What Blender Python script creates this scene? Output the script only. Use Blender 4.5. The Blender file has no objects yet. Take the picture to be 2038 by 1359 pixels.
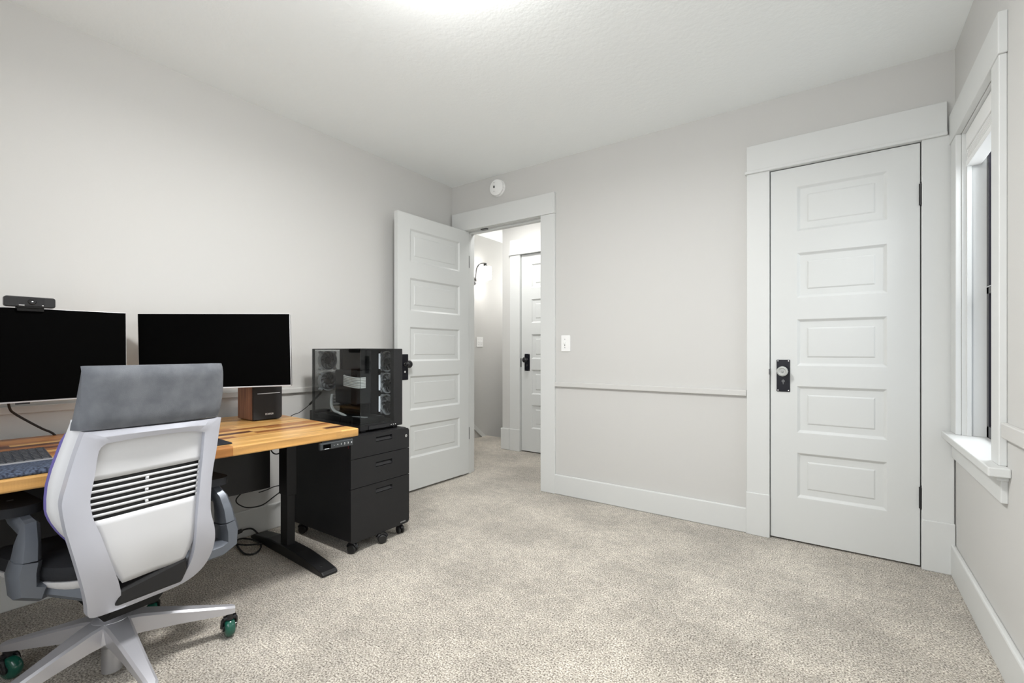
import bpy, bmesh, math, random
from mathutils import Vector, Matrix
random.seed(7)
S = bpy.context.scene
COL = S.collection
PI = math.pi
def sin(d): return math.sin(math.radians(d))
def cos(d): return math.cos(math.radians(d))

# ------------------------------------------------------------------ materials
def mat(name, color=(.8, .8, .8), rough=.5, metal=0.0, spec=.5, **kw):
    m = bpy.data.materials.new(name); m.use_nodes = True
    b = m.node_tree.nodes['Principled BSDF']
    b.inputs['Base Color'].default_value = (*color, 1)
    b.inputs['Roughness'].default_value = rough
    b.inputs['Metallic'].default_value = metal
    b.inputs['Specular IOR Level'].default_value = spec
    for k, v in kw.items():
        b.inputs[k.replace('_', ' ')].default_value = v
    return m
def nodes(m):
    return m.node_tree.nodes, m.node_tree.links, m.node_tree.nodes['Principled BSDF']
def add_bump(m, scale, strength, dist=.002, detail=3):
    N, L, b = nodes(m)
    tc = N.new('ShaderNodeTexCoord'); n = N.new('ShaderNodeTexNoise'); bp = N.new('ShaderNodeBump')
    n.inputs['Scale'].default_value = scale; n.inputs['Detail'].default_value = detail
    bp.inputs['Strength'].default_value = strength; bp.inputs['Distance'].default_value = dist
    L.new(tc.outputs['Object'], n.inputs['Vector']); L.new(n.outputs['Fac'], bp.inputs['Height'])
    L.new(bp.outputs['Normal'], b.inputs['Normal'])
    return m
def vary(m, c1, c2, scale, detail=4, lo=.35, hi=.65, stretch=(1, 1, 1)):
    N, L, b = nodes(m)
    tc = N.new('ShaderNodeTexCoord'); mp = N.new('ShaderNodeMapping'); n = N.new('ShaderNodeTexNoise'); r = N.new('ShaderNodeValToRGB')
    mp.inputs['Scale'].default_value = stretch
    n.inputs['Scale'].default_value = scale; n.inputs['Detail'].default_value = detail
    r.color_ramp.elements[0].position = lo; r.color_ramp.elements[1].position = hi
    r.color_ramp.elements[0].color = (*c1, 1); r.color_ramp.elements[1].color = (*c2, 1)
    L.new(tc.outputs['Object'], mp.inputs['Vector']); L.new(mp.outputs['Vector'], n.inputs['Vector'])
    L.new(n.outputs['Fac'], r.inputs['Fac']); L.new(r.outputs['Color'], b.inputs['Base Color'])
    return m

M = {}
M['wall'] = add_bump(mat('wall_paint', (.585, .580, .563), .6, spec=.3), 120, .12, .001)
M['ceiling'] = add_bump(mat('ceiling_paint', (.90, .925, .925), .75, spec=.2), 45, .35, .004, 5)
M['trim'] = add_bump(mat('trim_paint', (.655, .665, .655), .42, spec=.3), 30, .05, .001)
M['door'] = add_bump(mat('door_paint', (.64, .652, .642), .45, spec=.28), 30, .05, .001)
M['black'] = mat('black_satin', (.010, .010, .011), .45, spec=.4)
M['black_powder'] = add_bump(mat('black_powder_coat', (.012, .012, .013), .48, spec=.33), 500, .08, .0006)
M['black_matte'] = mat('black_matte', (.01, .01, .01), .8, spec=.2)
M['plate'] = mat('black_plate', (.006, .006, .010), .3, spec=.22)
M['black_gloss'] = mat('black_gloss', (.012, .012, .014), .18)
M['panel_grey'] = mat('panel_grey', (.035, .04, .043), .3)
M['screen'] = mat('screen_black', (.0012, .0012, .0012), .6, spec=.02)
M['bezel'] = mat('silver_bezel', (.62, .62, .63), .35, .6)
M['white_plastic'] = mat('white_plastic', (.86, .86, .85), .35)
M['dark_slot'] = mat('dark_slot', (.02, .02, .02), .7)
M['chair_frame'] = mat('platinum_plastic', (.49, .50, .555), .36, .2)
M['chair_shell'] = mat('pale_grey_plastic', (.60, .605, .62), .4)
M['chair_arm'] = add_bump(mat('arm_grey', (.13, .145, .17), .36, .3), 60, .1, .001)
M['alu'] = mat('painted_aluminium', (.60, .60, .64), .3, .55)
M['gas'] = mat('grey_steel', (.42, .42, .44), .35, .6)
M['fabric'] = add_bump(vary(mat('grey_upholstery', (.12, .13, .15), .95, spec=.1), (.115, .122, .136), (.155, .163, .178), 20), 700, .5, .001)
M['purple'] = mat('violet_liner', (.14, .12, .33), .9, spec=.1)
M['seat_fabric'] = add_bump(mat('black_seat_fabric', (.014, .015, .018), .75, spec=.3), 500, .3, .001)
M['green'] = mat('green_urethane', (.008, .085, .058), .16, Coat_Weight=.4)
M['rubber'] = mat('black_rubber', (.012, .012, .012), .55)
M['chrome'] = mat('bright_metal', (.8, .8, .8), .15, 1.0)
M['gunmetal'] = mat('gunmetal', (.10, .10, .10), .3, .9)
M['bronze'] = mat('dark_bronze', (.012, .010, .016), .3, .4)
M['logo'] = mat('silver_print', (.75, .75, .75), .4)
M['dim_logo'] = mat('grey_print', (.35, .35, .35), .5)
M['red'] = mat('red_sticker', (.35, .015, .015), .45)
M['walnut'] = vary(mat('walnut_vinyl', (.2, .09, .05), .42), (.13, .052, .028), (.30, .145, .085), 6, 6, .3, .7, (9, 9, .8))
M['speaker_cloth'] = add_bump(mat('speaker_cloth', (.020, .020, .021), .75, spec=.3), 900, .3, .001)
M['pad'] = add_bump(mat('charcoal_felt', (.022, .023, .028), .95, spec=.1), 700, .4, .001)
M['foam'] = add_bump(vary(mat('marled_fabric', (.05, .06, .08), .9, spec=.2), (.015, .018, .03), (.075, .095, .14), 160), 500, .4, .001)
M['key'] = mat('dark_keycap', (.022, .024, .03), .45)
M['kbcase'] = mat('slate_case', (.05, .06, .075), .35, .4)
M['white_cable'] = mat('white_sleeving', (.75, .75, .74), .6)
M['fan_ring'] = mat('pale_ring', (.55, .56, .58), .3, .2)
M['fan_blade'] = mat('smoky_blade', (.22, .22, .23), .25)
M['board'] = vary(mat('circuit_board', (.03, .03, .03), .5), (.012, .012, .013), (.10, .10, .10), 60, 2, .45, .62)
M['stair'] = M['trim']

# carpet
m = mat('carpet', (.5, .46, .4), .95, spec=.05); N, L, b = nodes(m)
tc = N.new('ShaderNodeTexCoord')
def noise(scale, detail, rough=.5):
    n = N.new('ShaderNodeTexNoise'); n.inputs['Scale'].default_value = scale; n.inputs['Detail'].default_value = detail
    n.inputs['Roughness'].default_value = rough
    L.new(tc.outputs['Object'], n.inputs['Vector']); return n
fine = noise(170, 2.5, .65); mid = noise(24, 3); big = noise(2.6, 3, .55)
r1 = N.new('ShaderNodeValToRGB'); cr = r1.color_ramp
cr.elements[0].position = .33; cr.elements[0].color = (.07, .052, .037, 1)
cr.elements[1].position = .64; cr.elements[1].color = (.84, .79, .71, 1)
e = cr.elements.new(.43); e.color = (.34, .30, .248, 1); e = cr.elements.new(.52); e.color = (.53, .485, .415, 1)
L.new(fine.outputs['Fac'], r1.inputs['Fac'])
def ramp(n, lo, hi, a, c):
    r = N.new('ShaderNodeMapRange'); r.inputs['From Min'].default_value = lo; r.inputs['From Max'].default_value = hi
    r.inputs['To Min'].default_value = a; r.inputs['To Max'].default_value = c
    L.new(n.outputs['Fac'], r.inputs['Value']); return r
ra = ramp(mid, .35, .65, .88, 1.08); rb = ramp(big, .38, .62, .80, 1.08)
mu = N.new('ShaderNodeMath'); mu.operation = 'MULTIPLY'; L.new(ra.outputs[0], mu.inputs[0]); L.new(rb.outputs[0], mu.inputs[1])
vm = N.new('ShaderNodeVectorMath'); vm.operation = 'SCALE'; L.new(r1.outputs['Color'], vm.inputs[0]); L.new(mu.outputs[0], vm.inputs['Scale'])
L.new(vm.outputs['Vector'], b.inputs['Base Color'])
bp = N.new('ShaderNodeBump'); bp.inputs['Strength'].default_value = .9; bp.inputs['Distance'].default_value = .008
ad = N.new('ShaderNodeMath'); ad.operation = 'ADD'; L.new(fine.outputs['Fac'], ad.inputs[0]); L.new(mid.outputs['Fac'], ad.inputs[1])
L.new(ad.outputs[0], bp.inputs['Height']); L.new(bp.outputs['Normal'], b.inputs['Normal'])
b.inputs['Sheen Weight'].default_value = .25
M['carpet'] = m

# butcher-block wood: staves run along local Y
m = mat('butcher_block', (.6, .4, .2), .36, Coat_Weight=.12, Coat_Roughness=.15); N, L, b = nodes(m)
tc = N.new('ShaderNodeTexCoord'); sx = N.new('ShaderNodeSeparateXYZ'); L.new(tc.outputs['Object'], sx.inputs[0])
def mth(op, a, c=None):
    n = N.new('ShaderNodeMath'); n.operation = op
    for i, v in enumerate((a, c)):
        if v is None: continue
        if isinstance(v, (int, float)): n.inputs[i].default_value = v
        else: L.new(v, n.inputs[i])
    return n.outputs[0]
row = mth('FLOOR', mth('DIVIDE', sx.outputs['X'], .044))
wn = N.new('ShaderNodeTexWhiteNoise'); wn.noise_dimensions = '1D'; L.new(row, wn.inputs['W'])
seg = mth('FLOOR', mth('ADD', mth('DIVIDE', sx.outputs['Y'], .43), mth('MULTIPLY', wn.outputs['Value'], 7.3)))
cx = N.new('ShaderNodeCombineXYZ'); L.new(row, cx.inputs[0]); L.new(seg, cx.inputs[1])
wn2 = N.new('ShaderNodeTexWhiteNoise'); wn2.noise_dimensions = '2D'; L.new(cx.outputs[0], wn2.inputs['Vector'])
r = N.new('ShaderNodeValToRGB'); r.color_ramp.interpolation = 'CONSTANT'; cr = r.color_ramp
stops = [(0, (.50, .255, .075)), (.2, (.60, .335, .105)), (.42, (.40, .165, .040)), (.56, (.64, .375, .130)), (.74, (.27, .095, .024)), (.84, (.50, .275, .085)), (.90, (.075, .018, .008))]
cr.elements[0].position = 0; cr.elements[0].color = (*stops[0][1], 1)
cr.elements[1].position = stops[1][0]; cr.elements[1].color = (*stops[1][1], 1)
for p, c in stops[2:]:
    e = cr.elements.new(p); e.color = (*c, 1)
L.new(wn2.outputs['Value'], r.inputs['Fac'])
mp = N.new('ShaderNodeMapping'); mp.inputs['Scale'].default_value = (60, 3.5, 60); L.new(tc.outputs['Object'], mp.inputs['Vector'])
va = N.new('ShaderNodeVectorMath'); va.operation = 'ADD'; L.new(mp.outputs['Vector'], va.inputs[0]); L.new(wn2.outputs['Color'], va.inputs[1])
gn = N.new('ShaderNodeTexNoise'); gn.inputs['Scale'].default_value = 1; gn.inputs['Detail'].default_value = 5; L.new(va.outputs['Vector'], gn.inputs['Vector'])
gr = N.new('ShaderNodeMapRange'); gr.inputs['From Min'].default_value = .3; gr.inputs['From Max'].default_value = .7
gr.inputs['To Min'].default_value = .62; gr.inputs['To Max'].default_value = 1.22; L.new(gn.outputs['Fac'], gr.inputs['Value'])
vs = N.new('ShaderNodeVectorMath'); vs.operation = 'SCALE'; L.new(r.outputs['Color'], vs.inputs[0]); L.new(gr.outputs[0], vs.inputs['Scale'])
L.new(vs.outputs['Vector'], b.inputs['Base Color'])
M['wood'] = m

def tinted(name, tint, refl=.09, rough=.03):
    m = bpy.data.materials.new(name); m.use_nodes = True; N = m.node_tree.nodes; L = m.node_tree.links
    N.remove(N['Principled BSDF']); out = N['Material Output']
    t = N.new('ShaderNodeBsdfTransparent'); t.inputs['Color'].default_value = (*tint, 1)
    g = N.new('ShaderNodeBsdfGlossy'); g.inputs['Roughness'].default_value = rough
    lw = N.new('ShaderNodeFresnel'); lw.inputs['IOR'].default_value = 1.5
    ge = N.new('ShaderNodeNewGeometry'); iv = N.new('ShaderNodeMath'); iv.operation = 'SUBTRACT'; iv.inputs[0].default_value = 1; L.new(ge.outputs['Backfacing'], iv.inputs[1])
    ml = N.new('ShaderNodeMath'); ml.operation = 'MULTIPLY'; L.new(lw.outputs[0], ml.inputs[0]); L.new(iv.outputs[0], ml.inputs[1])
    mx = N.new('ShaderNodeMixShader'); L.new(ml.outputs[0], mx.inputs[0]); L.new(t.outputs[0], mx.inputs[1]); L.new(g.outputs[0], mx.inputs[2])
    L.new(mx.outputs[0], out.inputs[0]); return m
M['tint'] = tinted('smoked_glass', (.76, .78, .78))
M['mesh'] = tinted('dark_mesh', (.74, .74, .74))
M['glass'] = tinted('clear_glass', (.95, .96, .96))
M['crystal'] = mat('cut_glass', (.90, .92, .89), .08, Transmission_Weight=.6, IOR=1.5)
def emit(name, color, s):
    m = mat(name, color, .5); b = m.node_tree.nodes['Principled BSDF']
    b.inputs['Emission Color'].default_value = (*color, 1); b.inputs['Emission Strength'].default_value = s; return m
M['lamp_glow'] = emit('lamp_diffuser', (1, .99, .975), 28)
M['crystal_glow'] = emit('lit_crystal', (1, .98, .95), 1.1)
M['bar'] = emit('glow_fan_bar', (.82, .85, .9), .55)  # glow added so the pale fan bars stand out inside the case
M['led'] = emit('display_digits', (.75, .78, .8), .5)

# ------------------------------------------------------------------ mesh helpers
def box(bm, a, c, mtx=None):
    x0, y0, z0 = a; x1, y1, z1 = c
    vs = [bm.verts.new(p) for p in ((x0, y0, z0), (x1, y0, z0), (x1, y1, z0), (x0, y1, z0), (x0, y0, z1), (x1, y0, z1), (x1, y1, z1), (x0, y1, z1))]
    if mtx: 
        for v in vs: v.co = mtx @ v.co
    for f in ((3, 2, 1, 0), (4, 5, 6, 7), (0, 1, 5, 4), (1, 2, 6, 5), (2, 3, 7, 6), (3, 0, 4, 7)): bm.faces.new([vs[i] for i in f])
    return vs
def prism(bm, pts, axis, lo, hi):
    """extrude a 2-D outline along an axis; pts are the two remaining coordinates in order"""
    def P(p, t): return {'x': (t, p[0], p[1]), 'y': (p[0], t, p[1]), 'z': (p[0], p[1], t)}[axis]
    a = [bm.verts.new(P(p, lo)) for p in pts]; c = [bm.verts.new(P(p, hi)) for p in pts]
    bm.faces.new(a[::-1]); bm.faces.new(c); n = len(pts)
    for i in range(n): bm.faces.new((a[i], a[(i+1) % n], c[(i+1) % n], c[i]))
def rrect(x0, z0, x1, z1, r, n=5, corners=(1, 1, 1, 1)):
    pts = []
    for k, (cx, cz, a0) in enumerate(((x1-r, z0+r, -90), (x1-r, z1-r, 0), (x0+r, z1-r, 90), (x0+r, z0+r, 180))):
        if corners[k]:
            for i in range(n+1):
                a = a0+90*i/n; pts.append((cx+r*cos(a), cz+r*sin(a)))
        else:
            pts.append(((x1, z0), (x1, z1), (x0, z1), (x0, z0))[k])
    return pts
def tube(bm, path, r, seg=8, caps=True, smooth=True):
    P = [Vector(p) for p in path]
    if smooth and len(P) > 2:
        Q = []
        for i in range(len(P)-1):
            p0, p1, p2, p3 = P[max(i-1, 0)], P[i], P[i+1], P[min(i+2, len(P)-1)]
            for k in range(6):
                t = k/6
                Q.append(.5*((2*p1)+(p2-p0)*t+(2*p0-5*p1+4*p2-p3)*t*t+(3*p1-p0-3*p2+p3)*t*t*t))
        P = Q+[P[-1]]
    rings = []; up = None
    for i, p in enumerate(P):
        d = (P[min(i+1, len(P)-1)]-P[max(i-1, 0)]).normalized()
        if up is None:
            up = d.cross(Vector((0, 0, 1)));  up = up.normalized() if up.length > .1 else Vector((1, 0, 0))
        n = (up-d*up.dot(d)).normalized(); up = n; bn = d.cross(n)
        rr = r[i] if isinstance(r, (list, tuple)) and len(r) == len(P) else (r if not isinstance(r, (list, tuple)) else r[0])
        rings.append([bm.verts.new(p+n*rr*math.cos(2*PI*k/seg)+bn*rr*math.sin(2*PI*k/seg)) for k in range(seg)])
    for a, c in zip(rings, rings[1:]):
        for k in range(seg): bm.faces.new((a[k], a[(k+1) % seg], c[(k+1) % seg], c[k]))
    if caps: bm.faces.new(rings[0][::-1]); bm.faces.new(rings[-1])
def lathe(bm, prof, seg=24, mtx=None):
    """prof: (radius, height) about local Z"""
    rings = []
    for r, h in prof:
        if r < 1e-5: rings.append([bm.verts.new((0, 0, h))])
        else: rings.append([bm.verts.new((r*math.cos(2*PI*k/seg), r*math.sin(2*PI*k/seg), h)) for k in range(seg)])
    if mtx:
        for rg in rings:
            for v in rg: v.co = mtx @ v.co
    for a, c in zip(rings, rings[1:]):
        for k in range(seg):
            k2 = (k+1) % seg
            if len(a) == 1 and len(c) == 1: continue
            if len(a) == 1: bm.faces.new((a[0], c[k2], c[k]))
            elif len(c) == 1: bm.faces.new((a[k], a[k2], c[0]))
            else: bm.faces.new((a[k], a[k2], c[k2], c[k]))
    for rg, rev in ((rings[0], True), (rings[-1], False)):
        if len(rg) > 1: bm.faces.new(rg[::-1] if rev else rg)
def loft(bm, rings, closed=True, caps=True):
    R = [[bm.verts.new(p) for p in r] for r in rings]; n = len(R[0])
    for a, c in zip(R, R[1:]):
        for k in range(n if closed else n-1): bm.faces.new((a[k], a[(k+1) % n], c[(k+1) % n], c[k]))
    if caps: bm.faces.new(R[0][::-1]); bm.faces.new(R[-1])
def along(axis, pos):
    """matrix sending local Z to +/-x, +/-y"""
    q = {'x': Vector((1, 0, 0)), '-x': Vector((-1, 0, 0)), 'y': Vector((0, 1, 0)), '-y': Vector((0, -1, 0)), 'z': Vector((0, 0, 1))}[axis].to_track_quat('Z', 'Y')
    return Matrix.Translation(pos) @ q.to_matrix().to_4x4()

def obj(name, bm, material, parent=None, bevel=0, smooth=False, seg=2, weld=False, label=None, kind=None):
    if weld: bmesh.ops.remove_doubles(bm, verts=bm.verts, dist=1e-5)
    bmesh.ops.recalc_face_normals(bm, faces=bm.faces)
    me = bpy.data.meshes.new(name); bm.to_mesh(me); bm.free()
    o = bpy.data.objects.new(name, me); COL.objects.link(o)
    for mm in (material if isinstance(material, (list, tuple)) else [material]): me.materials.append(mm)
    if parent: o.parent = parent
    if smooth:
        for p in me.polygons: p.use_smooth = True
        if smooth is not True:
            md = o.modifiers.new('edges', 'EDGE_SPLIT'); md.split_angle = math.radians(smooth)
    if bevel:
        md = o.modifiers.new('bevel', 'BEVEL'); md.width = bevel; md.segments = seg; md.limit_method = 'ANGLE'; md.angle_limit = math.radians(35)
        md.harden_normals = False
    if label: o['label'] = label
    if kind: o['kind'] = kind
    return o
def B(): return bmesh.new()
def boxobj(name, a, c, material, parent=None, bevel=0, **kw):
    bm = B(); box(bm, a, c); return obj(name, bm, material, parent, bevel, **kw)
def tag(o, label, cat, group=None, kind=None):
    o['label'] = label; o['category'] = cat
    if group: o['group'] = group
    if kind: o['kind'] = kind
    return o
def thing(name, label, cat, loc=(0, 0, 0), rz=0, group=None):
    o = bpy.data.objects.new(name, None); COL.objects.link(o); o.empty_display_size = .1
    o.location = loc; o.rotation_euler = (0, 0, math.radians(rz)); return tag(o, label, cat, group)
def struct(name, bm, material, label=None, **kw):
    o = obj(name, bm, material, **kw); o['kind'] = 'structure'
    if label: o['label'] = label
    return o
def text(name, s, size, material, parent, loc, rot, extr=.0004):
    cu = bpy.data.curves.new(name, 'FONT'); cu.body = s; cu.size = size; cu.extrude = extr; cu.align_x = 'CENTER'; cu.align_y = 'CENTER'
    cu.materials.append(material)
    f = bpy.data.objects.new(name, cu); COL.objects.link(f)
    dg = bpy.context.evaluated_depsgraph_get(); me = bpy.data.meshes.new_from_object(f.evaluated_get(dg))
    bpy.data.objects.remove(f); o = bpy.data.objects.new(name, me); COL.objects.link(o)
    o.parent = parent; o.location = loc; o.rotation_euler = rot; return o

# ------------------------------------------------------------------ room shell
XL, XR, YF, YN, H = -2.705, .437, 2.932, -.42, 2.432     # inner faces
T = .13
EX0, EX1, DT = -2.566, -1.805, 2.036                      # entry opening
CX0, CX1 = -.316, .319                                     # closet opening
HX0, HX1, HY = -2.690, -1.925, 3.955                        # hall door opening, hall door wall
SX = -3.55                                                 # stair side wall
SY = 4.46                                                  # top of the stairs

bm = B(); box(bm, (XL-.12, YN-.1, -.06), (XR+.1, YF, 0)); box(bm, (SX, YF, -.06), (XR+.1, SY, 0))
struct('floor', bm, M['carpet'], 'speckled beige carpet over the whole floor')
bm = B(); box(bm, (XL-.12, YN-.12, H), (XR+.2, YF+.02, H+.08)); box(bm, (SX-.1, YF+.02, H), (-.45, 6.2, H+.08))
struct('ceiling', bm, M['ceiling'], 'white lightly textured ceiling')
bm = B(); box(bm, (XL-.12, YN-.12, -.06), (XL, YF+.001, H))
struct('wall_left', bm, M['wall'], 'long grey wall behind the desk and monitors')
bm = B()
box(bm, (XL, YF, 0), (EX0-.02, YF+T, H)); box(bm, (EX0-.02, YF, DT+.02), (EX1+.02, YF+T, H)); box(bm, (EX1+.02, YF, 0), (CX0-.02, YF+T, H))
box(bm, (CX0-.02, YF, DT+.015), (CX1+.02, YF+T, H)); box(bm, (CX1+.02, YF, 0), (XR+.15, YF+T, H))
box(bm, (SX-.1, YF, 0), (XL, YF+T, H)); box(bm, (CX0-.02, YF+T, 0), (CX1+.02, YF+T+.03, DT+.02))
struct('wall_far', bm, M['wall'], 'grey far wall with the open doorway and the closet door')
WY0, WY1, WZ0, WZ1 = 2.205, 2.79, .665, 1.985               # right window opening
bm = B()
box(bm, (XR, YN-.12, 0), (XR+.15, WY0, H)); box(bm, (XR, WY1, 0), (XR+.15, YF, H))
box(bm, (XR, WY0, 0), (XR+.15, WY1, WZ0-.03)); box(bm, (XR, WY0, WZ1), (XR+.15, WY1, H))
struct('wall_right', bm, M['wall'], 'narrow strip of pale wall around the window')
NX0, NX1, NZ0, NZ1 = -1.55, .15, .62, 1.95                 # added window behind the camera, an opening for fill light
bm = B()
box(bm, (XL, YN-.12, 0), (NX0, YN, H)); box(bm, (NX1, YN-.12, 0), (XR, YN, H))
box(bm, (NX0, YN-.12, 0), (NX1, YN, NZ0)); box(bm, (NX0, YN-.12, NZ1), (NX1, YN, H))
struct('wall_near', bm, M['wall'], 'grey wall behind the camera')
# hall
bm = B(); box(bm, (SX-.1, YF+T, -2.2), (SX, 6.2, H)); struct('wall_stair', bm, M['wall'], 'grey stairwell wall with the lit sconce')
bm = B()
box(bm, (-2.925, HY, -2.2), (HX0-.02, 6.2, H)); box(bm, (HX0-.02, HY, DT+.02), (HX1+.02, HY+.12, H)); box(bm, (HX1+.02, HY, 0), (-.45, HY+.12, H))
box(bm, (HX0-.02, HY+.1, 0), (HX1+.02, HY+.14, DT+.02))
struct('wall_hall', bm, M['wall'], 'hall wall that carries the closed door')
bm = B(); box(bm, (-.45, YF+T, 0), (-.35, HY+.12, H)); struct('wall_hall_end', bm, M['wall'], 'end wall of the hall')
bm = B(); box(bm, (SX-.1, 6.1, -2.2), (-2.8, 6.2, H)); struct('wall_stair_end', bm, M['wall'], 'end wall of the stairwell')
st = bpy.data.objects.new('stairs', None); COL.objects.link(st); st.location = (-3.24, SY, 0)
tag(st, 'carpeted stairs going down at the end of the hall', 'stairs', kind='structure')
bm = B()
for i in range(6): box(bm, (SX, SY+.25*i, -.19*(i+1)-.06), (-2.925, SY+.25*(i+1), -.19*(i+1)))
box(bm, (SX, SY-.02, -2.2), (-2.925, SY, -.06))
o = obj('tread', bm, M['carpet'], st); o.matrix_parent_inverse = Matrix.Translation((3.24, -SY, 0))
bm = B(); prism(bm, [(3.9, .356), (6.0, -1.274), (6.0, -1.214), (3.9, .416)], 'x', SX, SX+.02)
o = obj('skirt_board', bm, M['stair'], st, .002); o.matrix_parent_inverse = Matrix.Translation((3.24, -SY, 0))

# baseboards
BH = .142
def profile_board(name, a, c, label):
    bm = B(); box(bm, a, c); return struct(name, bm, M['trim'], label, bevel=.006)
profile_board('baseboard_left', (XL, YN, 0), (XL+.016, YF, BH+.005), 'white baseboard behind the desk')
profile_board('baseboard_far', (EX1+.115, YF-.018, 0), (CX0-.10, YF, BH), 'white baseboard between the two doors')
profile_board('baseboard_right', (XR-.018, YN, 0), (XR, YF-.02, BH), 'white baseboard under the window')
profile_board('baseboard_near', (XL+.02, YN, 0), (XR-.02, YN+.016, BH), 'white baseboard behind the camera')
profile_board('baseboard_hall', (-2.935, HY-.022, 0), (HX0-.135, HY, .225), 'white plinth at the hall corner')
# chair rails
def rail(name, a, c, label):
    bm = B(); box(bm, a, c); return struct(name, bm, M['wall'], label, bevel=.004)
rail('trim_1', (XL, YN, .781), (XL+.02, 2.9, .812), 'painted chair rail behind the desk')
rail('trim_2', (EX1+.12, YF-.02, .778), (CX0-.115, YF, .812), 'painted chair rail between the two doors')
rail('trim_3', (XR-.017, YN, .757), (XR, 2.105, .805), 'painted chair rail beside the window')
rail('trim_4', (XL+.02, YN, .781), (NX0, YN+.02, .812), 'painted chair rail behind the camera')
# casings
def casing(name, x0, x1, y, w, top, hw, plinth, label, wl=None, wr=None, over=0, bead=True, jamb=T, sgn=-1, pr=True, head_r=None):
    """door casing on the -y face of a wall at y"""
    wl = w if wl is None else wl; wr = w if wr is None else wr
    bm = B(); t = .02
    box(bm, (x0-wl, y-t, 0), (x0, y, top)); box(bm, (x1, y-t, 0), (x1+wr, y, top))
    box(bm, (x0-wl-over, y-t-.004, top+.001), ((x1+wr+over) if head_r is None else head_r, y, top+hw))
    if bead: box(bm, (x0-wl-over-.008, y-t-.014, top-.004), ((x1+wr+over+.008) if head_r is None else head_r, y, top+.012))
    if plinth: box(bm, (x0-wl-.003, y-t-.006, 0), (x0+.001, y, plinth))
    if plinth and pr: box(bm, (x1-.001, y-t-.006, 0), (x1+wr+.003, y, plinth))
    box(bm, (x0-.02, y, 0), (x0, y+jamb, top)); box(bm, (x1, y, 0), (x1+.02, y+jamb, top)); box(bm, (x0-.02, y, top), (x1+.02, y+jamb, top+.018))
    return struct(name, bm, M['trim'], label, bevel=.003)
casing('trim_5', EX0, EX1, YF, .12, DT, .155, 0, 'white casing round the open doorway', bead=False)
casing('trim_6', CX0, CX1, YF, .12, DT, .155, .237, 'white casing round the closet door', wl=.114, wr=.113, head_r=.408)
casing('trim_7', HX0, HX1, HY, .125, DT, .155, .225, 'white casing round the hall door')
bm = B()
for x0, x1 in ((EX0, EX0+.012), (EX1-.012, EX1)): box(bm, (x0, YF+.045, 0), (x1, YF+.075, DT))
box(bm, (EX0, YF+.045, DT-.012), (EX1, YF+.075, DT))
struct('trim_8', bm, M['trim'], 'white door stop inside the open doorway', bevel=.002)
boxobj('door_catch', (-2.40, YF+.012, DT-.008), (-2.34, YF+.035, DT), M['gunmetal'], bpy.data.objects['trim_5'])

# ------------------------------------------------------------------ doors
PZ = [(.235, .475), (.585, .835), (.945, 1.195), (1.312, 1.553), (1.672, 1.912)]
def door_mesh(w, h, sl, sr, t=.036):
    """local: x 0..w, front face y=0, back y=t, z 0..h"""
    bm = B()
    zs = [0] + [z for p in PZ for z in p] + [h]; xs = [0, sl, w-sr, w]
    def ring(x0, z0, x1, z1, y): return [bm.verts.new(p) for p in ((x0, y, z0), (x1, y, z0), (x1, y, z1), (x0, y, z1))]
    for side in (0, 1):
        Y = (lambda d: d) if side == 0 else (lambda d: t-d)
        for i in range(3):
            for j in range(len(zs)-1):
                if i == 1 and j % 2 == 1:
                    x0, x1, z0, z1 = xs[1], xs[2], zs[j], zs[j+1]
                    R = [ring(x0, z0, x1, z1, Y(0))]
                    for ins, d in ((.004, .0035), (.011, .010), (.014, .0115), (.046, .0115), (.049, .0085), (.053, .0072)):
                        R.append(ring(x0+ins, z0+ins, x1-ins, z1-ins, Y(d)))
                    for a, c in zip(R, R[1:]):
                        for k in range(4): bm.faces.new((a[k], a[(k+1) % 4], c[(k+1) % 4], c[k]))
                    bm.faces.new(R[-1])
                else: bm.faces.new(ring(xs[i], zs[j], xs[i+1], zs[j+1], Y(0)))
    for a in ([(0, 0), (0, t), (0, 1)], [(w, 0), (w, t), (1, 1)]):
        pass
    def q(*p): bm.faces.new([bm.verts.new(v) for v in p])
    q((0, 0, 0), (0, t, 0), (0, t, h), (0, 0, h)); q((w, 0, 0), (w, t, 0), (w, t, h), (w, 0, h))
    q((0, 0, 0), (w, 0, 0), (w, t, 0), (0, t, 0)); q((0, 0, h), (w, 0, h), (w, t, h), (0, t, h))
    return bm
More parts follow.
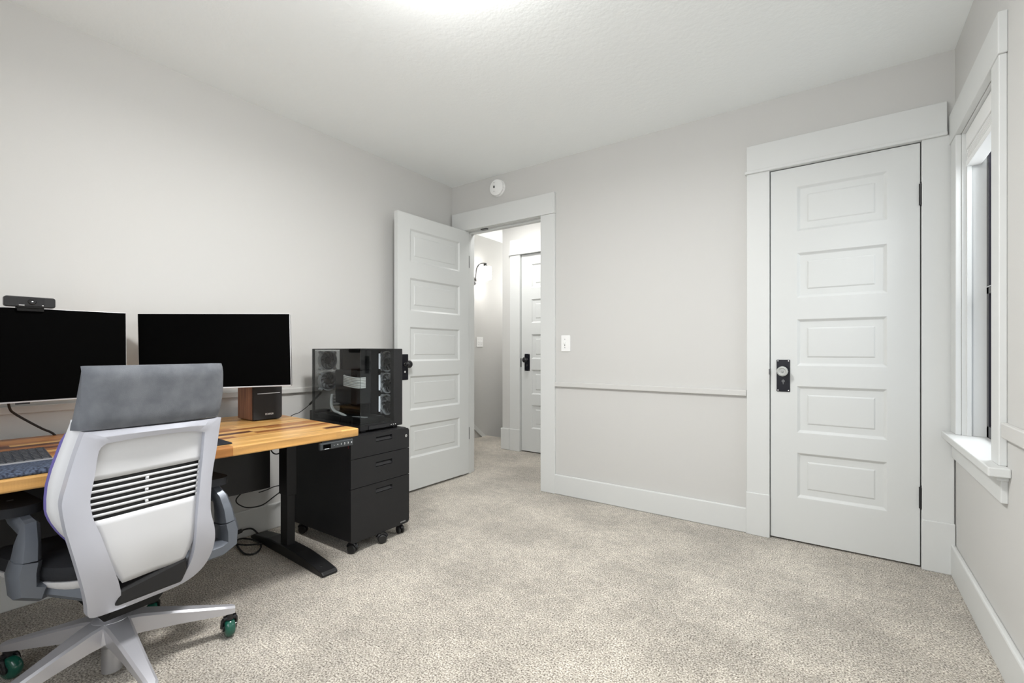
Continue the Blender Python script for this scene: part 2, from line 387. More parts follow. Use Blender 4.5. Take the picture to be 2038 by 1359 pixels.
def knob_set(door, x, z, crystal, y0=0, sgn=-1):
    """back plate + knob on the front (-y) face, local coordinates"""
    bm = B(); prism(bm, rrect(x-.032, z-.113, x+.032, z+.062, .003, 2), 'y', y0-.004, y0)
    p = obj('knob_plate', bm, M['plate'], door, .001, label='black back plate')
    for dx in (-.025, .025):
        for dz in (-.106, .055):
            bm = B(); lathe(bm, [(.0035, 0), (.003, .0012), (0, .0016)], 8, along('-y', (x+dx, y0-.004, z+dz))); obj('screw', bm, M['chrome'], p)
    bm = B(); lathe(bm, [(.008, 0), (.008, .003), (0, .003)], 12, along('-y', (x, y0-.004, z-.055)))
    box(bm, (x-.002, y0-.0075, z-.072), (x+.002, y0-.0065, z-.055)); obj('keyhole', bm, M['gunmetal'], p)
    bm = B(); lathe(bm, [(.015, 0), (.014, .006), (.009, .01), (.009, .03), (.013, .034)], 20, along('-y', (x, y0-.004, z)))
    obj('knob_shank', bm, M['black_gloss'], door, smooth=40)
    bm = B()
    if crystal:
        prof = [(.012, .03), (.020, .036), (.0265, .044), (.0275, .049), (.0245, .055), (.019, .0565), (.013, .0515), (.008, .0515), (.005, .056), (0, .057)]
        lathe(bm, prof, 12, along('-y', (x, y0-.004, z))); return obj('door_knob', bm, M['crystal'], door, label='faceted clear glass knob')
    prof = [(.011, .03), (.022, .036), (.0275, .046), (.0275, .052), (.022, .060), (.010, .064), (0, .065)]
    lathe(bm, prof, 24, along('-y', (x, y0-.004, z))); return obj('door_knob', bm, M['black_gloss'], door, smooth=True, label='round black knob')
def hinge(door, x, z0, z1, y):
    bm = B(); lathe(bm, [(.0085, z0), (.0085, z1)], 10, Matrix.Translation((x, y, 0))); lathe(bm, [(.004, z1), (.005, z1+.006), (0, z1+.010)], 10, Matrix.Translation((x, y, 0)))
    lathe(bm, [(0, z0-.008), (.005, z0-.004), (.004, z0)], 10, Matrix.Translation((x, y, 0)))
    box(bm, (x-.008, y, z0), (x+.010, y+.012, z1)); return obj('hinge', bm, M['black'], door, smooth=40, label='black butt hinge')

# closet door (closed)
w = CX1-CX0-.009
d2 = obj('door_2', door_mesh(w, 2.018, .126, .122), M['door'], bevel=.0015, weld=True)
d2.location = (CX0+.004, YF-.004, .010); tag(d2, 'closed white five panel closet door with a glass knob', 'door', kind='structure')
knob_set(d2, .061, .915, True)
hinge(d2, w+.004, 1.72, 1.82, -.006); hinge(d2, w+.004, .275, .375, -.006)
boxobj('strike_plate', (CX0-.003, YF-.022, .905), (CX0+.002, YF-.004, .935), M['gunmetal'], bpy.data.objects['trim_6'])
bm = B(); box(bm, (CX0-.02, YF+.033, .0), (CX1+.02, YF+.045, DT)); struct('closet_gap_shade', bm, M['dark_slot'], 'dark sheet painted as shade in the gap behind the closet door')  # dark backing sheet stands in for the shade around the closed door
# entry door (open about 90 degrees, hinged at the left jamb)
we = EX1-EX0-.006
d1 = obj('door_1', door_mesh(we, 2.018, .112, .115), M['door'], bevel=.0015, weld=True)
# local x: 0 = hinge edge, w = free edge; front face looks towards +x
d1.location = (EX0-.008, YF+.027, .016); d1.rotation_euler = (0, 0, math.radians(-91.2))
d1.scale = (1, 1, 1)
tag(d1, 'white five panel door standing open against the left wall', 'door', kind='structure')
def back_knob(door, x, z, t):
    k = knob_set(door, x, z, False, 0); return k
# the face seen from the room is local +y after turning, so put the hardware there
def knob_set_back(door, x, z, y0):
    bm = B(); prism(bm, rrect(x-.032, z-.113, x+.032, z+.072, .003, 2), 'y', y0, y0+.004)
    p = obj('knob_plate', bm, M['plate'], door, .001, label='black back plate')
    bm = B(); lathe(bm, [(.008, 0), (.008, .003), (0, .003)], 12, along('y', (x, y0+.004, z-.055))); obj('keyhole', bm, M['chrome'], p)
    bm = B(); lathe(bm, [(.015, 0), (.014, .006), (.009, .01), (.009, .03), (.013, .034)], 20, along('y', (x, y0+.004, z))); obj('knob_shank', bm, M['black_gloss'], door, smooth=40)
    bm = B(); lathe(bm, [(.011, .03), (.022, .036), (.0275, .046), (.0275, .052), (.022, .060), (.010, .064), (0, .065)], 24, along('y', (x, y0+.004, z)))
    obj('door_knob', bm, M['black_gloss'], door, smooth=True, label='round black knob')
knob_set_back(d1, we-.062, .925, .036)
for z in (.28, 1.72):
    bm = B(); lathe(bm, [(.0065, z), (.0065, z+.1)], 10, Matrix.Translation((-.004, .030, 0))); box(bm, (-.004, .024, z), (.001, .036, z+.1)); obj('hinge', bm, M['black'], d1)
# hall door
wh = HX1-HX0-.008
d3 = obj('door_3', door_mesh(wh, 2.018, .122, .122), M['door'], bevel=.0015, weld=True)
d3.location = (HX0+.004, HY+.008, .012); tag(d3, 'closed white door across the hall, seen through the open doorway', 'door', kind='structure')
knob_set(d3, .071, .935, False)
bm = B(); box(bm, (-.012, -.012, .86), (-.002, .02, .95)); obj('latch', bm, M['black'], d3, .001, label='black latch plate at the door edge')

# ------------------------------------------------------------------ right window
win = bpy.data.objects.new('window_1', None); COL.objects.link(win); win.location = (XR, (WY0+WY1)/2, WZ0)
tag(win, 'narrow white cased window on the right wall with a raised blind', 'window', kind='structure')
wi = Matrix.Translation(-win.location)
def wpart(name, bm, material, **kw):
    o = obj(name, bm, material, win, **kw); o.matrix_parent_inverse = wi; return o
X0 = XR-.020
bm = B(); box(bm, (X0, WY0-.092, WZ0), (XR, WY0, WZ1)); box(bm, (X0, WY1, WZ0), (XR, WY1+.105, WZ1)); box(bm, (X0-.003, WY0-.098, WZ1), (XR, WY1+.125, WZ1+.135))
wpart('window_casing', bm, M['trim'], bevel=.003)
bm = B(); t = .018
box(bm, (XR, WY0-.001, WZ0), (XR+.12, WY0+t*.2, WZ1)); box(bm, (XR, WY1-.003, WZ0), (XR+.12, WY1+.001, WZ1)); box(bm, (XR, WY0, WZ1-.003), (XR+.12, WY1, WZ1))
box(bm, (XR+.015, WY0, WZ0), (XR+.03, WY0+.012, WZ1)); box(bm, (XR+.015, WY1-.012, WZ0), (XR+.03, WY1, WZ1))
wpart('window_jamb', bm, M['trim'], bevel=.001)
bm = B(); prism(bm, [(.384, WY0-.135), (.384, WY1+.10), (XR-.0, WY1+.10), (XR, WY1), (XR+.13, WY1), (XR+.13, WY0), (XR, WY0), (XR, WY0-.135)], 'z', WZ0-.03, WZ0)
wpart('window_stool', bm, M['trim'], bevel=.004)
bm = B(); box(bm, (XR-.017, WY0-.10, WZ0-.118), (XR, WY1+.10, WZ0-.03)); box(bm, (XR-.028, WY0-.11, WZ0-.045), (XR, WY1+.10, WZ0-.03))
wpart('window_apron', bm, M['trim'], bevel=.002)
sx0, sx1 = XR+.077, XR+.115
bm = B(); ZM = (WZ0+WZ1)/2-.05
for (y0, y1, z0, z1) in ((WY0, WY0+.035, WZ0, WZ1), (WY1-.035, WY1, WZ0, WZ1), (WY0, WY1, WZ0, WZ0+.05), (WY0, WY1, WZ1-.04, WZ1), (WY0, WY1, ZM, ZM+.03)):
    box(bm, (sx0, y0, z0), (sx1, y1, z1))
sash = wpart('window_sash', bm, M['bronze'], bevel=.002, label='dark window sash')
bm = B(); box(bm, (sx0+.015, WY0+.03, WZ0+.04), (sx0+.019, WY1-.03, WZ1-.03)); gl = obj('window_pane', bm, M['glass'], sash)
bm = B(); box(bm, (sx0-.003, WY0+.03, ZM+.028), (sx0+.001, WY1-.004, ZM+.032)); obj('meeting_strip', bm, M['chrome'], sash)
bm = B(); box(bm, (XR+.012, WY0+.006, WZ1-.075), (XR+.06, WY1-.006, WZ1-.004)); wpart('blind_headrail', bm, M['white_plastic'], bevel=.003)
bm = B()
for k in range(6): box(bm, (XR+.016, WY0+.008, WZ1-.125+.008*k), (XR+.056, WY1-.008, WZ1-.119+.008*k))
box(bm, (XR+.012, WY0+.006, WZ1-.15), (XR+.06, WY1-.006, WZ1-.126)); wpart('blind_stack', bm, M['white_plastic'], bevel=.002)
# unseen window added behind the camera to let in fill light
win2 = bpy.data.objects.new('fill_window', None); COL.objects.link(win2); win2.location = ((NX0+NX1)/2, YN, NZ0)
tag(win2, 'wide white window added behind the camera for fill light', 'window', kind='structure'); wi2 = Matrix.Translation(-win2.location)
bm = B()
for (x0, x1, z0, z1) in ((NX0-.1, NX0, NZ0, NZ1), (NX1, NX1+.1, NZ0, NZ1), (NX0-.12, NX1+.12, NZ1, NZ1+.14), (NX0-.13, NX1+.13, NZ0-.03, NZ0)):
    box(bm, (x0, YN, z0), (x1, YN+.02, z1))
o = obj('window_casing', bm, M['trim'], win2, .003); o.matrix_parent_inverse = wi2
bm = B(); xm = (NX0+NX1)/2
for (x0, x1, z0, z1) in ((NX0, NX0+.04, NZ0, NZ1), (NX1-.04, NX1, NZ0, NZ1), (xm-.03, xm+.03, NZ0, NZ1), (NX0, NX1, NZ0, NZ0+.05), (NX0, NX1, NZ1-.04, NZ1)):
    box(bm, (x0, YN-.09, z0), (x1, YN-.06, z1))
o = obj('window_sash', bm, M['trim'], win2, .003); o.matrix_parent_inverse = wi2

# ------------------------------------------------------------------ small wall things
t = thing('smoke_detector', 'round white smoke detector on the far wall above the open doorway', 'smoke detector', (-2.207, YF, 2.325))
bm = B(); lathe(bm, [(.066, 0), (.066, .012), (.060, .016)], 40, along('-y', (0, 0, 0))); obj('base', bm, M['white_plastic'], t, smooth=40)
bm = B(); lathe(bm, [(.058, .016), (.058, .026)], 40, along('-y', (0, 0, 0))); obj('vent_ring', bm, M['dark_slot'], t, smooth=40, label='dark vent slots')
bm = B(); lathe(bm, [(.064, .024), (.062, .034), (.054, .038), (0, .039)], 40, along('-y', (0, 0, 0)))
for k in range(10):
    a = 36*k; box(bm, (-.006, -.027, .054), (.006, -.016, .063), Matrix.Rotation(math.radians(a), 4, 'Y'))
obj('cover', bm, M['white_plastic'], t, smooth=40)
bm = B(); prism(bm, rrect(-.022, -.004, -.010, .014, .002, 2), 'y', -.041, -.0388); obj('test_button', bm, M['gunmetal'], t, label='dark test button')
for dz in (-.03, .038):
    bm = B(); lathe(bm, [(.003, 0), (0, .001)], 8, along('-y', (-.016, -.039, dz))); obj('indicator', bm, M['gunmetal'], t)

def switch_plate(loc, axis, label, toggles, w=.072, h=.117):
    t = thing('light_switch', label, 'light switch', loc, 0 if axis == '-y' else 90)
    bm = B(); prism(bm, rrect(-w/2, -h/2, w/2, h/2, .004, 3), 'y', -.006, 0); obj('plate', bm, M['white_plastic'], t, .002)
    for x in toggles:
        bm = B(); box(bm, (x-.005, -.007, -.012), (x+.005, -.006, .012)); box(bm, (x-.004, -.018, -.002), (x+.004, -.006, .008)); obj('toggle', bm, M['white_plastic'], t, .001)
        for z in (-.03, .03):
            bm = B(); lathe(bm, [(.003, 0), (0, .001)], 8, along('-y', (x, -.006, z))); obj('screw', bm, M['gunmetal'], t)
    return t
t = switch_plate((-1.602, YF, 1.09), '-y', 'white light switch plate on the far wall right of the open doorway', [-.006])
bm = B(); box(bm, (-.009, -.0075, -.016), (-.003, -.0068, -.009)); obj('toggle_slot', bm, M['gunmetal'], t)
switch_plate((SX, 4.335, 1.147), 'x', 'white double light switch below the wall sconce in the hall', [-.023, .023], .116)

# hall sconce
t = thing('wall_sconce', 'lit crystal wall sconce on the stairwell wall', 'wall lamp', (SX, 4.225, 1.87))
bm = B(); lathe(bm, [(.045, 0), (.045, .010), (.03, .018), (0, .019)], 24, along('x', (0, 0, 0))); obj('back_plate', bm, M['gunmetal'], t, smooth=40)
bm = B(); tube(bm, [(.015, 0, 0), (.03, .0, .03), (.045, .0, .14), (.075, .015, .19), (.11, .045, .205), (.125, .085, .205)], .008); obj('arm', bm, M['gunmetal'], t, smooth=True)
bm = B(); lathe(bm, [(0, .20), (.012, .20), (.03, .175), (.03, .165)], 16, Matrix.Translation((.125, .06, 0))); obj('socket_cap', bm, M['gunmetal'], t, smooth=40)
bm = B()
for r in range(5):
    for k in range(16):
        a = 22.5*k+11*(r % 2); c = Vector((.125+.066*cos(a), +.06+.066*sin(a), .155-.032*r))
        bmesh.ops.create_icosphere(bm, subdivisions=1, radius=.0155, matrix=Matrix.Translation(c))
obj('crystal_shade', bm, M['crystal_glow'], t, label='glowing crystal shade')

# ceiling lamp
t = thing('ceiling_lamp', 'white dome light on the ceiling at the middle of the room', 'ceiling lamp', (-1.02, 1.06, H))
bm = B(); lathe(bm, [(.07, -.018), (.085, -.012), (.09, 0)], 40); obj('rim', bm, M['chrome'], t, smooth=40)
bm = B(); lathe(bm, [(0, -.185), (.06, -.178), (.11, -.150), (.135, -.110), (.130, -.070), (.10, -.035), (.07, -.018)], 40); obj('diffuser', bm, M['lamp_glow'], t, smooth=True)
t = thing('ceiling_lamp', 'unseen white dome light added on the hall ceiling', 'ceiling lamp', (-2.50, 3.36, H))  # unseen fixture added to brighten the hall
bm = B(); lathe(bm, [(.13, -.018), (.135, -.010), (.135, 0)], 32); obj('rim', bm, M['chrome'], t, smooth=40)
bm = B(); lathe(bm, [(0, -.075), (.06, -.068), (.105, -.045), (.125, -.018)], 32); obj('diffuser', bm, M['lamp_glow'], t, smooth=True)

# ------------------------------------------------------------------ standing desk
DZ = .690; DRX = -1.754; DRY = 1.291; DROT = -2.7
desk = thing('standing_desk', 'adjustable standing desk with a butcher block top on black legs', 'desk', (DRX, DRY, 0), DROT)
# local: x <= 0 towards the wall, y <= 0 towards the viewer's left
bm = B(); box(bm, (-.845, -1.62, DZ-.036), (0, 0, DZ)); obj('tabletop', bm, M['wood'], desk, .005, label='oiled butcher block top')
for y in (-.045, -1.50):
    bm = B(); box(bm, (-.60, y-.026, .30), (-.515, y+.026, DZ-.06)); box(bm, (-.593, y-.021, .025), (-.522, y+.021, .31))
    obj('leg_column', bm, M['black_powder'], desk, .004)
    bm = B(); pts = [(-.90, 0), (-.905, .012), (-.87, .028), (-.70, .050), (-.40, .050), (-.24, .034), (-.17, .022), (-.155, .012), (-.16, 0)]
    prism(bm, pts, 'y', y-.038, y+.038); obj('foot', bm, M['black'], desk, .005)
    bm = B(); lathe(bm, [(.006, 0), (.006, .002), (0, .003)], 10, Matrix.Translation((-.215, y-.012, .031))); obj('foot_bolt', bm, M['chrome'], desk)
    boxobj('bracket', (-.78, y-.03, DZ-.06), (-.10, y+.03, DZ-.036), M['black_powder'], desk, .003)
boxobj('crossbar', (-.60, -1.48, DZ-.085), (-.52, -.07, DZ-.04), M['black_powder'], desk, .004)
boxobj('modesty_panel', (-.715, -1.52, .312), (-.700, -.068, DZ-.04), M['black'], desk, .002)
cp = boxobj('control_panel', (-.012, -.185, DZ-.072), (.004, -.030, DZ-.042), M['panel_grey'], desk, .004, label='black height control panel')
boxobj('mounting_plate', (-.07, -.175, DZ-.046), (.0, -.04, DZ-.0362), M['black'], desk)
boxobj('display', (.0035, -.172, DZ-.066), (.0055, -.138, DZ-.049), M['screen'], cp)
boxobj('display_digits', (.0050, -.166, DZ-.068), (.0058, -.146, DZ-.0665), M['led'], cp)
for i, s in enumerate(['-', '+', '1', '2', '3', '4']):
    text('button_mark', s, .011, M['logo'], cp, (.0045, -.122+.0165*i, DZ-.057), (PI/2, 0, PI/2))

# ------------------------------------------------------------------ filing cabinet
cab = thing('filing_cabinet', 'black three drawer filing cabinet on casters under the computer tower', 'filing cabinet', (-2.0, 1.425, 0), .5)
CW, CD, CZ0, CZ1 = .388, .53, .062, .600
bm = B(); prism(bm, rrect(-CD, CZ0+.004, -.020, CZ1, .012, 4, (0, 0, 1, 0)), 'y', .006, CW-.006); obj('body', bm, M['black_powder'], cab, .002)
for z0, z1, hz, full in ((.4875, CZ1-.002, .5665, 0), (.3385, .4845, .432, 1), (CZ0, .3355, .295, 2)):
    pass
def drawer(z0, z1, hz, corners, panels):
    bm = B(); hw, hh = .055, .013; yc = .210
    Y0, Y1 = yc-hw, yc+hw
    out = rrect(0, z0, CW, z1, .018, 5, corners)
    # front plate with a real recessed pull: four strips and a dished pocket
    prism(bm, [p for p in rrect(0, hz+hh, CW, z1, .018, 5, (0, corners[1], corners[2], 0))], 'x', -.019, 0)
    prism(bm, [p for p in rrect(0, z0, CW, hz-hh, .018, 5, (corners[0], 0, 0, corners[3]))], 'x', -.019, 0)
    box(bm, (-.019, 0, hz-hh), (0, Y0, hz+hh)); box(bm, (-.019, Y1, hz-hh), (0, CW, hz+hh))
    d = obj('drawer', bm, M['black_powder'], cab, .0, weld=True)
    bm = B(); prism(bm, [(-.018, hz-hh), (-.004, hz-hh), (-.001, hz-hh+.004), (-.014, hz+hh), (-.018, hz+hh)], 'y', Y0, Y1)
    obj('handle', bm, M['black_gloss'], d, label='recessed finger pull')
    return d
dA = drawer(.487, CZ1-.001, .566, (0, 1, 1, 0), 1)
dB = drawer(.337, .484, .433, (0, 0, 0, 0), 1)
# the photographed lower front is one tall drawer below the middle one
dC = drawer(CZ0, .334, .293, (1, 0, 0, 1), 1)
bm = B(); lathe(bm, [(.008, 0), (.008, .004), (0, .005)], 16, along('x', (0, .362, .556))); lk = obj('lock', bm, M['chrome'], cab, smooth=40, label='chrome key lock')
boxobj('keyhole', (.0048, .3612, .552), (.0055, .3628, .560), M['dark_slot'], lk)
boxobj('sticker', (-.028, .0045, .540), (-.008, .006, .560), M['red'], cab, label='small red square sticker')
text('lettering', 'DEVAISE', .010, M['dim_logo'], cab, (.0005, .342, .076), (PI/2, 0, PI/2))
def caster_small(x, y, rz):
    bm = B(); M4 = Matrix.Translation((x, y, 0)) @ Matrix.Rotation(math.radians(rz), 4, 'Z')
    c = None
    for s in (-1, 1):
        lathe(bm, [(.008, .004), (.021, .004), (.023, .008), (.023, .014), (.019, .018), (0, .018)], 20, M4 @ Matrix.Translation((0, 0, .023)) @ along('y' if s > 0 else '-y', (0, 0, 0)))
    o = obj('caster', bm, M['rubber'], cab, smooth=40)
    bm = B(); tube(bm, [tuple(M4 @ Vector((.026*cos(a), 0, .023+.026*sin(a)))) for a in (20, 55, 90, 125, 160)], .010, 8)
    lathe(bm, [(.009, .045), (.009, .064)], 12, M4 @ Matrix.Translation((-.008, 0, 0))); lathe(bm, [(.02, .060), (.02, .064)], 12, M4)
    obj('fork', bm, M['black_gloss'], o, smooth=40)
caster_small(-.035, .035, 25); caster_small(-.035, .352, -15); caster_small(-.49, .04, 30); caster_small(-.49, .35, 10); caster_small(-.012, .205, 60)

# ------------------------------------------------------------------ computer tower
PX0, PX1, PY0, PY1, PZ0, PZ1 = -.447, 0, 0, .285, .0, .448
pc = thing('computer_tower', 'black computer tower with smoked glass panels on the filing cabinet', 'computer', (-2.052, 1.520, .600), .0)
bm = B()
box(bm, (PX0, PY0, .012), (PX1, PY1, .042)); box(bm, (PX0, PY0, PZ1-.006), (PX1, PY1, PZ1))
box(bm, (PX0, PY0, .04), (PX0+.012, PY0+.012, PZ1)); box(bm, (PX0, PY1-.105, .04), (PX0+.012, PY1, PZ1)); 
box(bm, (PX0, PY1-.006, .04), (PX1, PY1, PZ1)); box(bm, (PX0+.02, PY1-.098, .04), (-.17, PY1-.090, PZ1))
box(bm, (PX0, PY0, .04), (PX0+.012, PY1, .07))
for x in (PX0+.02, PX1-.06):
    for y in (.02, PY1-.05): box(bm, (x, y, 0), (x+.04, y+.03, .014))
obj('chassis', bm, M['black_powder'], pc, .002)
boxobj('side_glass', (PX0+.004, -.004, .040), (PX1+.003, 0, PZ1-.002), M['tint'], pc, label='smoked glass side panel')
boxobj('front_glass', (PX1, -.004, .040), (PX1+.004, .222, PZ1-.002), M['tint'], pc, label='smoked glass front panel')
boxobj('front_column', (PX1-.03, .222, .014), (PX1+.002, PY1, PZ1-.001), M['black'], pc, .003)
boxobj('front_base', (PX1-.02, .05, .012), (PX1+.006, .19, .034), M['black_gloss'], pc, .003)
for y in (.20, .215, .23):
    bm = B(); lathe(bm, [(.003, 0), (0, .001)], 8, along('x', (.006, y, .024))); obj('status_light', bm, M['logo'], pc)
# rear grille seen through the glass
bm = B(); box(bm, (PX0+.002, PY0+.012, .07), (PX0+.004, PY1-.105, PZ1-.01)); obj('rear_grille', bm, M['mesh'], pc)
def fan(c, axis, r=.058, n=9, ring=M['fan_ring']):
    mt = along(axis, c)
    bm = B(); s = r+.004
    prof = [(r+.002, -.012), (r+.002, .012), (r-.003, .012), (r-.003, -.012), (r+.002, -.012)]
    lathe(bm, prof, 32, mt)
    for k in range(4):
        a = 45+90*k; box(bm, (r*.98, -.006, -.012), (r*1.30, .006, .012), mt @ Matrix.Rotation(math.radians(a), 4, 'Z'))
    f = obj('fan', bm, ring, pc, smooth=40)
    bm = B(); lathe(bm, [(.02, -.010), (.021, .008), (.018, .011), (0, .011)], 24, mt); obj('fan_hub', bm, M['black'], f, smooth=40)
    bm = B()
    for k in range(n):
        R = mt @ Matrix.Rotation(2*PI*k/n, 4, 'Z'); pr = []
        for i in range(5):
            u = i/4; rr = .020+(r-.025)*u; a = 34*u*u
            pr.append((R @ Vector((rr*cos(a), rr*sin(a), -.006)), R @ Vector((rr*cos(a+26), rr*sin(a+26), .006))))
        V = [(bm.verts.new(p), bm.verts.new(q)) for p, q in pr]
        for a, c2 in zip(V, V[1:]): bm.faces.new((a[0], c2[0], c2[1], a[1]))
    o = obj('fan_blades', bm, M['fan_blade'], f, smooth=True); md = o.modifiers.new('thick', 'SOLIDIFY'); md.thickness = .0015
for z in (.378, .258): fan(Vector((PX0+.022, .085, z)), 'x', .055)
for z in (.375, .250, .125): fan(Vector((-.085, PY1-.030, z)), '-y', .058)
for z in (.375, .250, .125): boxobj('glow_bar', (-.148, .236, z-.045), (-.142, .244, z+.045), M['bar'], pc, label='pale fan bar with added glow')
bm = B(); box(bm, (-.40, PY1-.092, .09), (-.19, PY1-.089, .40)); mb = obj('motherboard', bm, M['board'], pc)
boxobj('graphics_card', (-.30, .05, .14), (-.10, .15, .33), M['black_gloss'], pc, .006, label='black graphics card')
boxobj('radiator_strip', (-.075, .085, .335), (-.055, .112, .44), M['black_matte'], pc, .002)
boxobj('power_shroud', (PX0+.02, .02, .042), (-.02, PY1-.11, .075), M['black'], pc, .003)
bm = B()
for k in range(7):
    z = .295-.0085*k
    tube(bm, [(-.20, .045, z+.004), (-.17, .022, z+.002), (-.10, .018, z-.004), (-.055, .028, z-.008), (-.035, .06, z-.006)], .0042, 8)
obj('cable_bundle', bm, M['white_cable'], pc, smooth=True, label='white braided power cables')
bm = B(); P = [(-.345, .06, .185), (-.345, .055, .150), (-.335, .05, .115), (-.30, .045, .092), (-.25, .04, .085), (-.20, .04, .075), (-.15, .045, .058)]
for k in range(3): tube(bm, [(p[0]-.006*k, p[1]+.007*k, p[2]) for p in P], .0055, 8)
obj('white_hose', bm, M['white_cable'], pc, smooth=True, label='white curved cable')
bm = B(); prism(bm, [(-.12, .035), (-.09, .06), (-.03, .07), (-.03, .045)], 'z', .0755, .078); obj('floor_bracket', bm, M['fan_ring'], pc)
bm = B()
for k in range(4): box(bm, (-.375, .09, .115+.018*k), (-.30, .165, .119+.018*k))
obj('heat_sink', bm, M['gunmetal'], pc)
bm = B(); lathe(bm, [(.040, 0), (.040, .004), (.036, .004), (.036, 0), (.040, 0)], 28, along('-y', (-.30, .14, .285))); obj('cooler_ring', bm, M['fan_ring'], pc, smooth=40)
# rear foot box / plug block behind the tower
boxobj('rear_block', (PX0-.06, .02, .002), (PX0-.002, .12, .085), M['black'], pc, .003)

# ------------------------------------------------------------------ monitors
def monitor(label, loc, rz, roll, w, h, arm):
    t = thing('monitor', label, 'monitor', loc, rz)
    t.rotation_euler = (0, math.radians(0), math.radians(rz))
    tilt = Matrix.Rotation(math.radians(roll), 4, 'X')
    def tr(bm):
        for v in bm.verts: v.co = tilt @ v.co
        return bm
    # local: x = out of the screen, y = along, z up; origin bottom centre
    bm = B(); prism(bm, rrect(-w/2, 0, w/2, h, .004, 2), 'x', -.028, 0); obj('housing', tr(bm), M['bezel'], t, .001, label='thin silver edge')
    bm = B(); box(bm, (-.002, -w/2+.002, .006), (.0015, w/2-.002, h-.0015)); obj('screen', tr(bm), M['screen'], t, label='switched off black screen')
    bm = B(); prism(bm, rrect(-.16, .08, .16, h-.06, .02, 4), 'x', -.05, -.027); obj('back_cover', tr(bm), M['black'], t, .004)
    bm = B(); box(bm, (-.07, -.05, h/2-.05), (-.05, .05, h/2+.05)); tube(bm, arm(h), .014, 10, smooth=False); tr(bm)
    e = arm(h)[-1]
    obj('wall_arm', bm, M['black_powder'], t)
    return t
mL = monitor('left monitor, black screen with a webcam on its top edge', (-2.455, .345, .843), 0, .35, .615, .349, lambda h: [(-.06, 0, h/2), (-.245, 0, h/2)])
boxobj('sensor_bump', (-.012, -.015, -.006), (-.002, .022, .001), M['black'], mL)
mR = monitor('right monitor, black screen angled in above the wooden speaker', (-2.342, .957, .861), -40.5, 1.1, .623, .345,
        lambda h: [(-.06, 0, h/2), (-.14, -.02, h/2), (-.285, .24, h/2)])
# webcam
wc = thing('webcam', 'small black webcam clipped on top of the left monitor', 'webcam', (-2.452, .366, 1.1915), 0)
bm = B(); prism(bm, rrect(-.067, .004, .067, .042, .008, 4), 'x', -.016, .012); obj('body', bm, M['black'], wc, .003)
bm = B(); box(bm, (.0118, -.034, .008), (.0135, .036, .040)); obj('face_plate', bm, M['black_gloss'], wc, .001)
bm = B(); lathe(bm, [(.011, 0), (.011, .004), (.009, .006), (0, .0045)], 20, along('x', (.0135, .004, .024))); ln = obj('lens', bm, M['black_gloss'], wc, smooth=40)
bm = B(); lathe(bm, [(.0026, 0), (0, .0006)], 8, along('x', (.0186, .004, .024))); obj('lens_glint', bm, M['chrome'], ln)
bm = B(); box(bm, (-.03, -.034, .0002), (.012, .036, .006)); box(bm, (.0035, -.034, -.011), (.009, .036, .002)); box(bm, (-.036, -.03, -.05), (-.031, .03, .006)); obj('clip', bm, M['black_matte'], wc, .001)
boxobj('marking', (.0136, .03, .010), (.0141, .034, .013), M['logo'], wc)
boxobj('marking', (.0136, -.030, .009), (.0141, -.016, .011), M['logo'], wc)

# ------------------------------------------------------------------ speaker
sp = thing('bookshelf_speaker', 'wood sided bookshelf speaker with black front below the right monitor', 'speaker', (-2.332, 1.110, DZ), -1)
bm = B(); box(bm, (-.168, 0, .004), (-.014, .140, .236)); obj('cabinet', bm, M['walnut'], sp, .003, label='walnut side panels')
bm = B(); prism(bm, rrect(0, .004, .140, .236, .014, 4, (1, 1, 0, 0)), 'x', -.014, .004); fr = obj('front_grille', bm, M['speaker_cloth'], sp, .003, label='black front cover')
boxobj('trim_strip', (.004, .018, .196-.064), (.0055, .128, .196-.061), M['bezel'], fr, label='thin silver strip')
text('lettering', 'EDIFIER', .0125, M['logo'], fr, (.0045, .076, .030), (PI/2, 0, PI/2))
for x in (-.15, -.03):
    for y in (.02, .12):
        bm = B(); lathe(bm, [(.008, 0), (.008, .005)], 10, Matrix.Translation((x, y, 0))); obj('foot', bm, M['rubber'], sp)

# ------------------------------------------------------------------ keyboard, rest, pad
kb = thing('keyboard', 'dark keyboard on the left of the desk', 'keyboard', (-1.975, .345, DZ), DROT)
KL, KW = .44, .17
bm = B(); prism(bm, [(-KW, 0), (0, 0), (0, .014), (-KW, .026)], 'y', -KL, 0); obj('case', bm, M['kbcase'], kb, .002)
ncol, nrow = 23, 8
for rI in range(nrow):
    bm = B(); x1 = -.008-.0195*rI; zb = .014+.0705*(-x1)*1.0
    for cI in range(ncol):
        y1 = -.006-.0187*cI; zt = zb+.003
        a = [(x1-.0175, y1-.0165, zb), (x1, y1-.0165, zb-.001), (x1, y1, zb-.001), (x1-.0175, y1, zb)]
        c = [(x1-.0145, y1-.014, zt+.001), (x1-.004, y1-.014, zt), (x1-.004, y1-.0025, zt), (x1-.0145, y1-.0025, zt+.001)]
        va = [bm.verts.new(p) for p in a]; vc = [bm.verts.new(p) for p in c]; bm.faces.new(vc)
        for k in range(4): bm.faces.new((va[k], va[(k+1) % 4], vc[(k+1) % 4], vc[k]))
    obj('key_row', bm, M['key'], kb)
wr = thing('wrist_rest', 'marled blue grey wrist rest in front of the keyboard', 'wrist rest', (-1.815, .338, DZ), DROT)
bm = B(); prism(bm, [(-.135, 0), (0, 0), (.003, .006), (-.004, .014), (-.03, .018), (-.10, .019), (-.13, .016)], 'y', -.46, 0); obj('cushion', bm, M['foam'], wr, .003)
boxobj('piping', (-.138, -.46, .014), (-.133, 0, .019), M['bezel'], wr)
mp_ = thing('mouse_pad', 'thin charcoal mouse pad partly behind the chair back', 'mouse pad', (-1.830, .800, DZ), DROT)
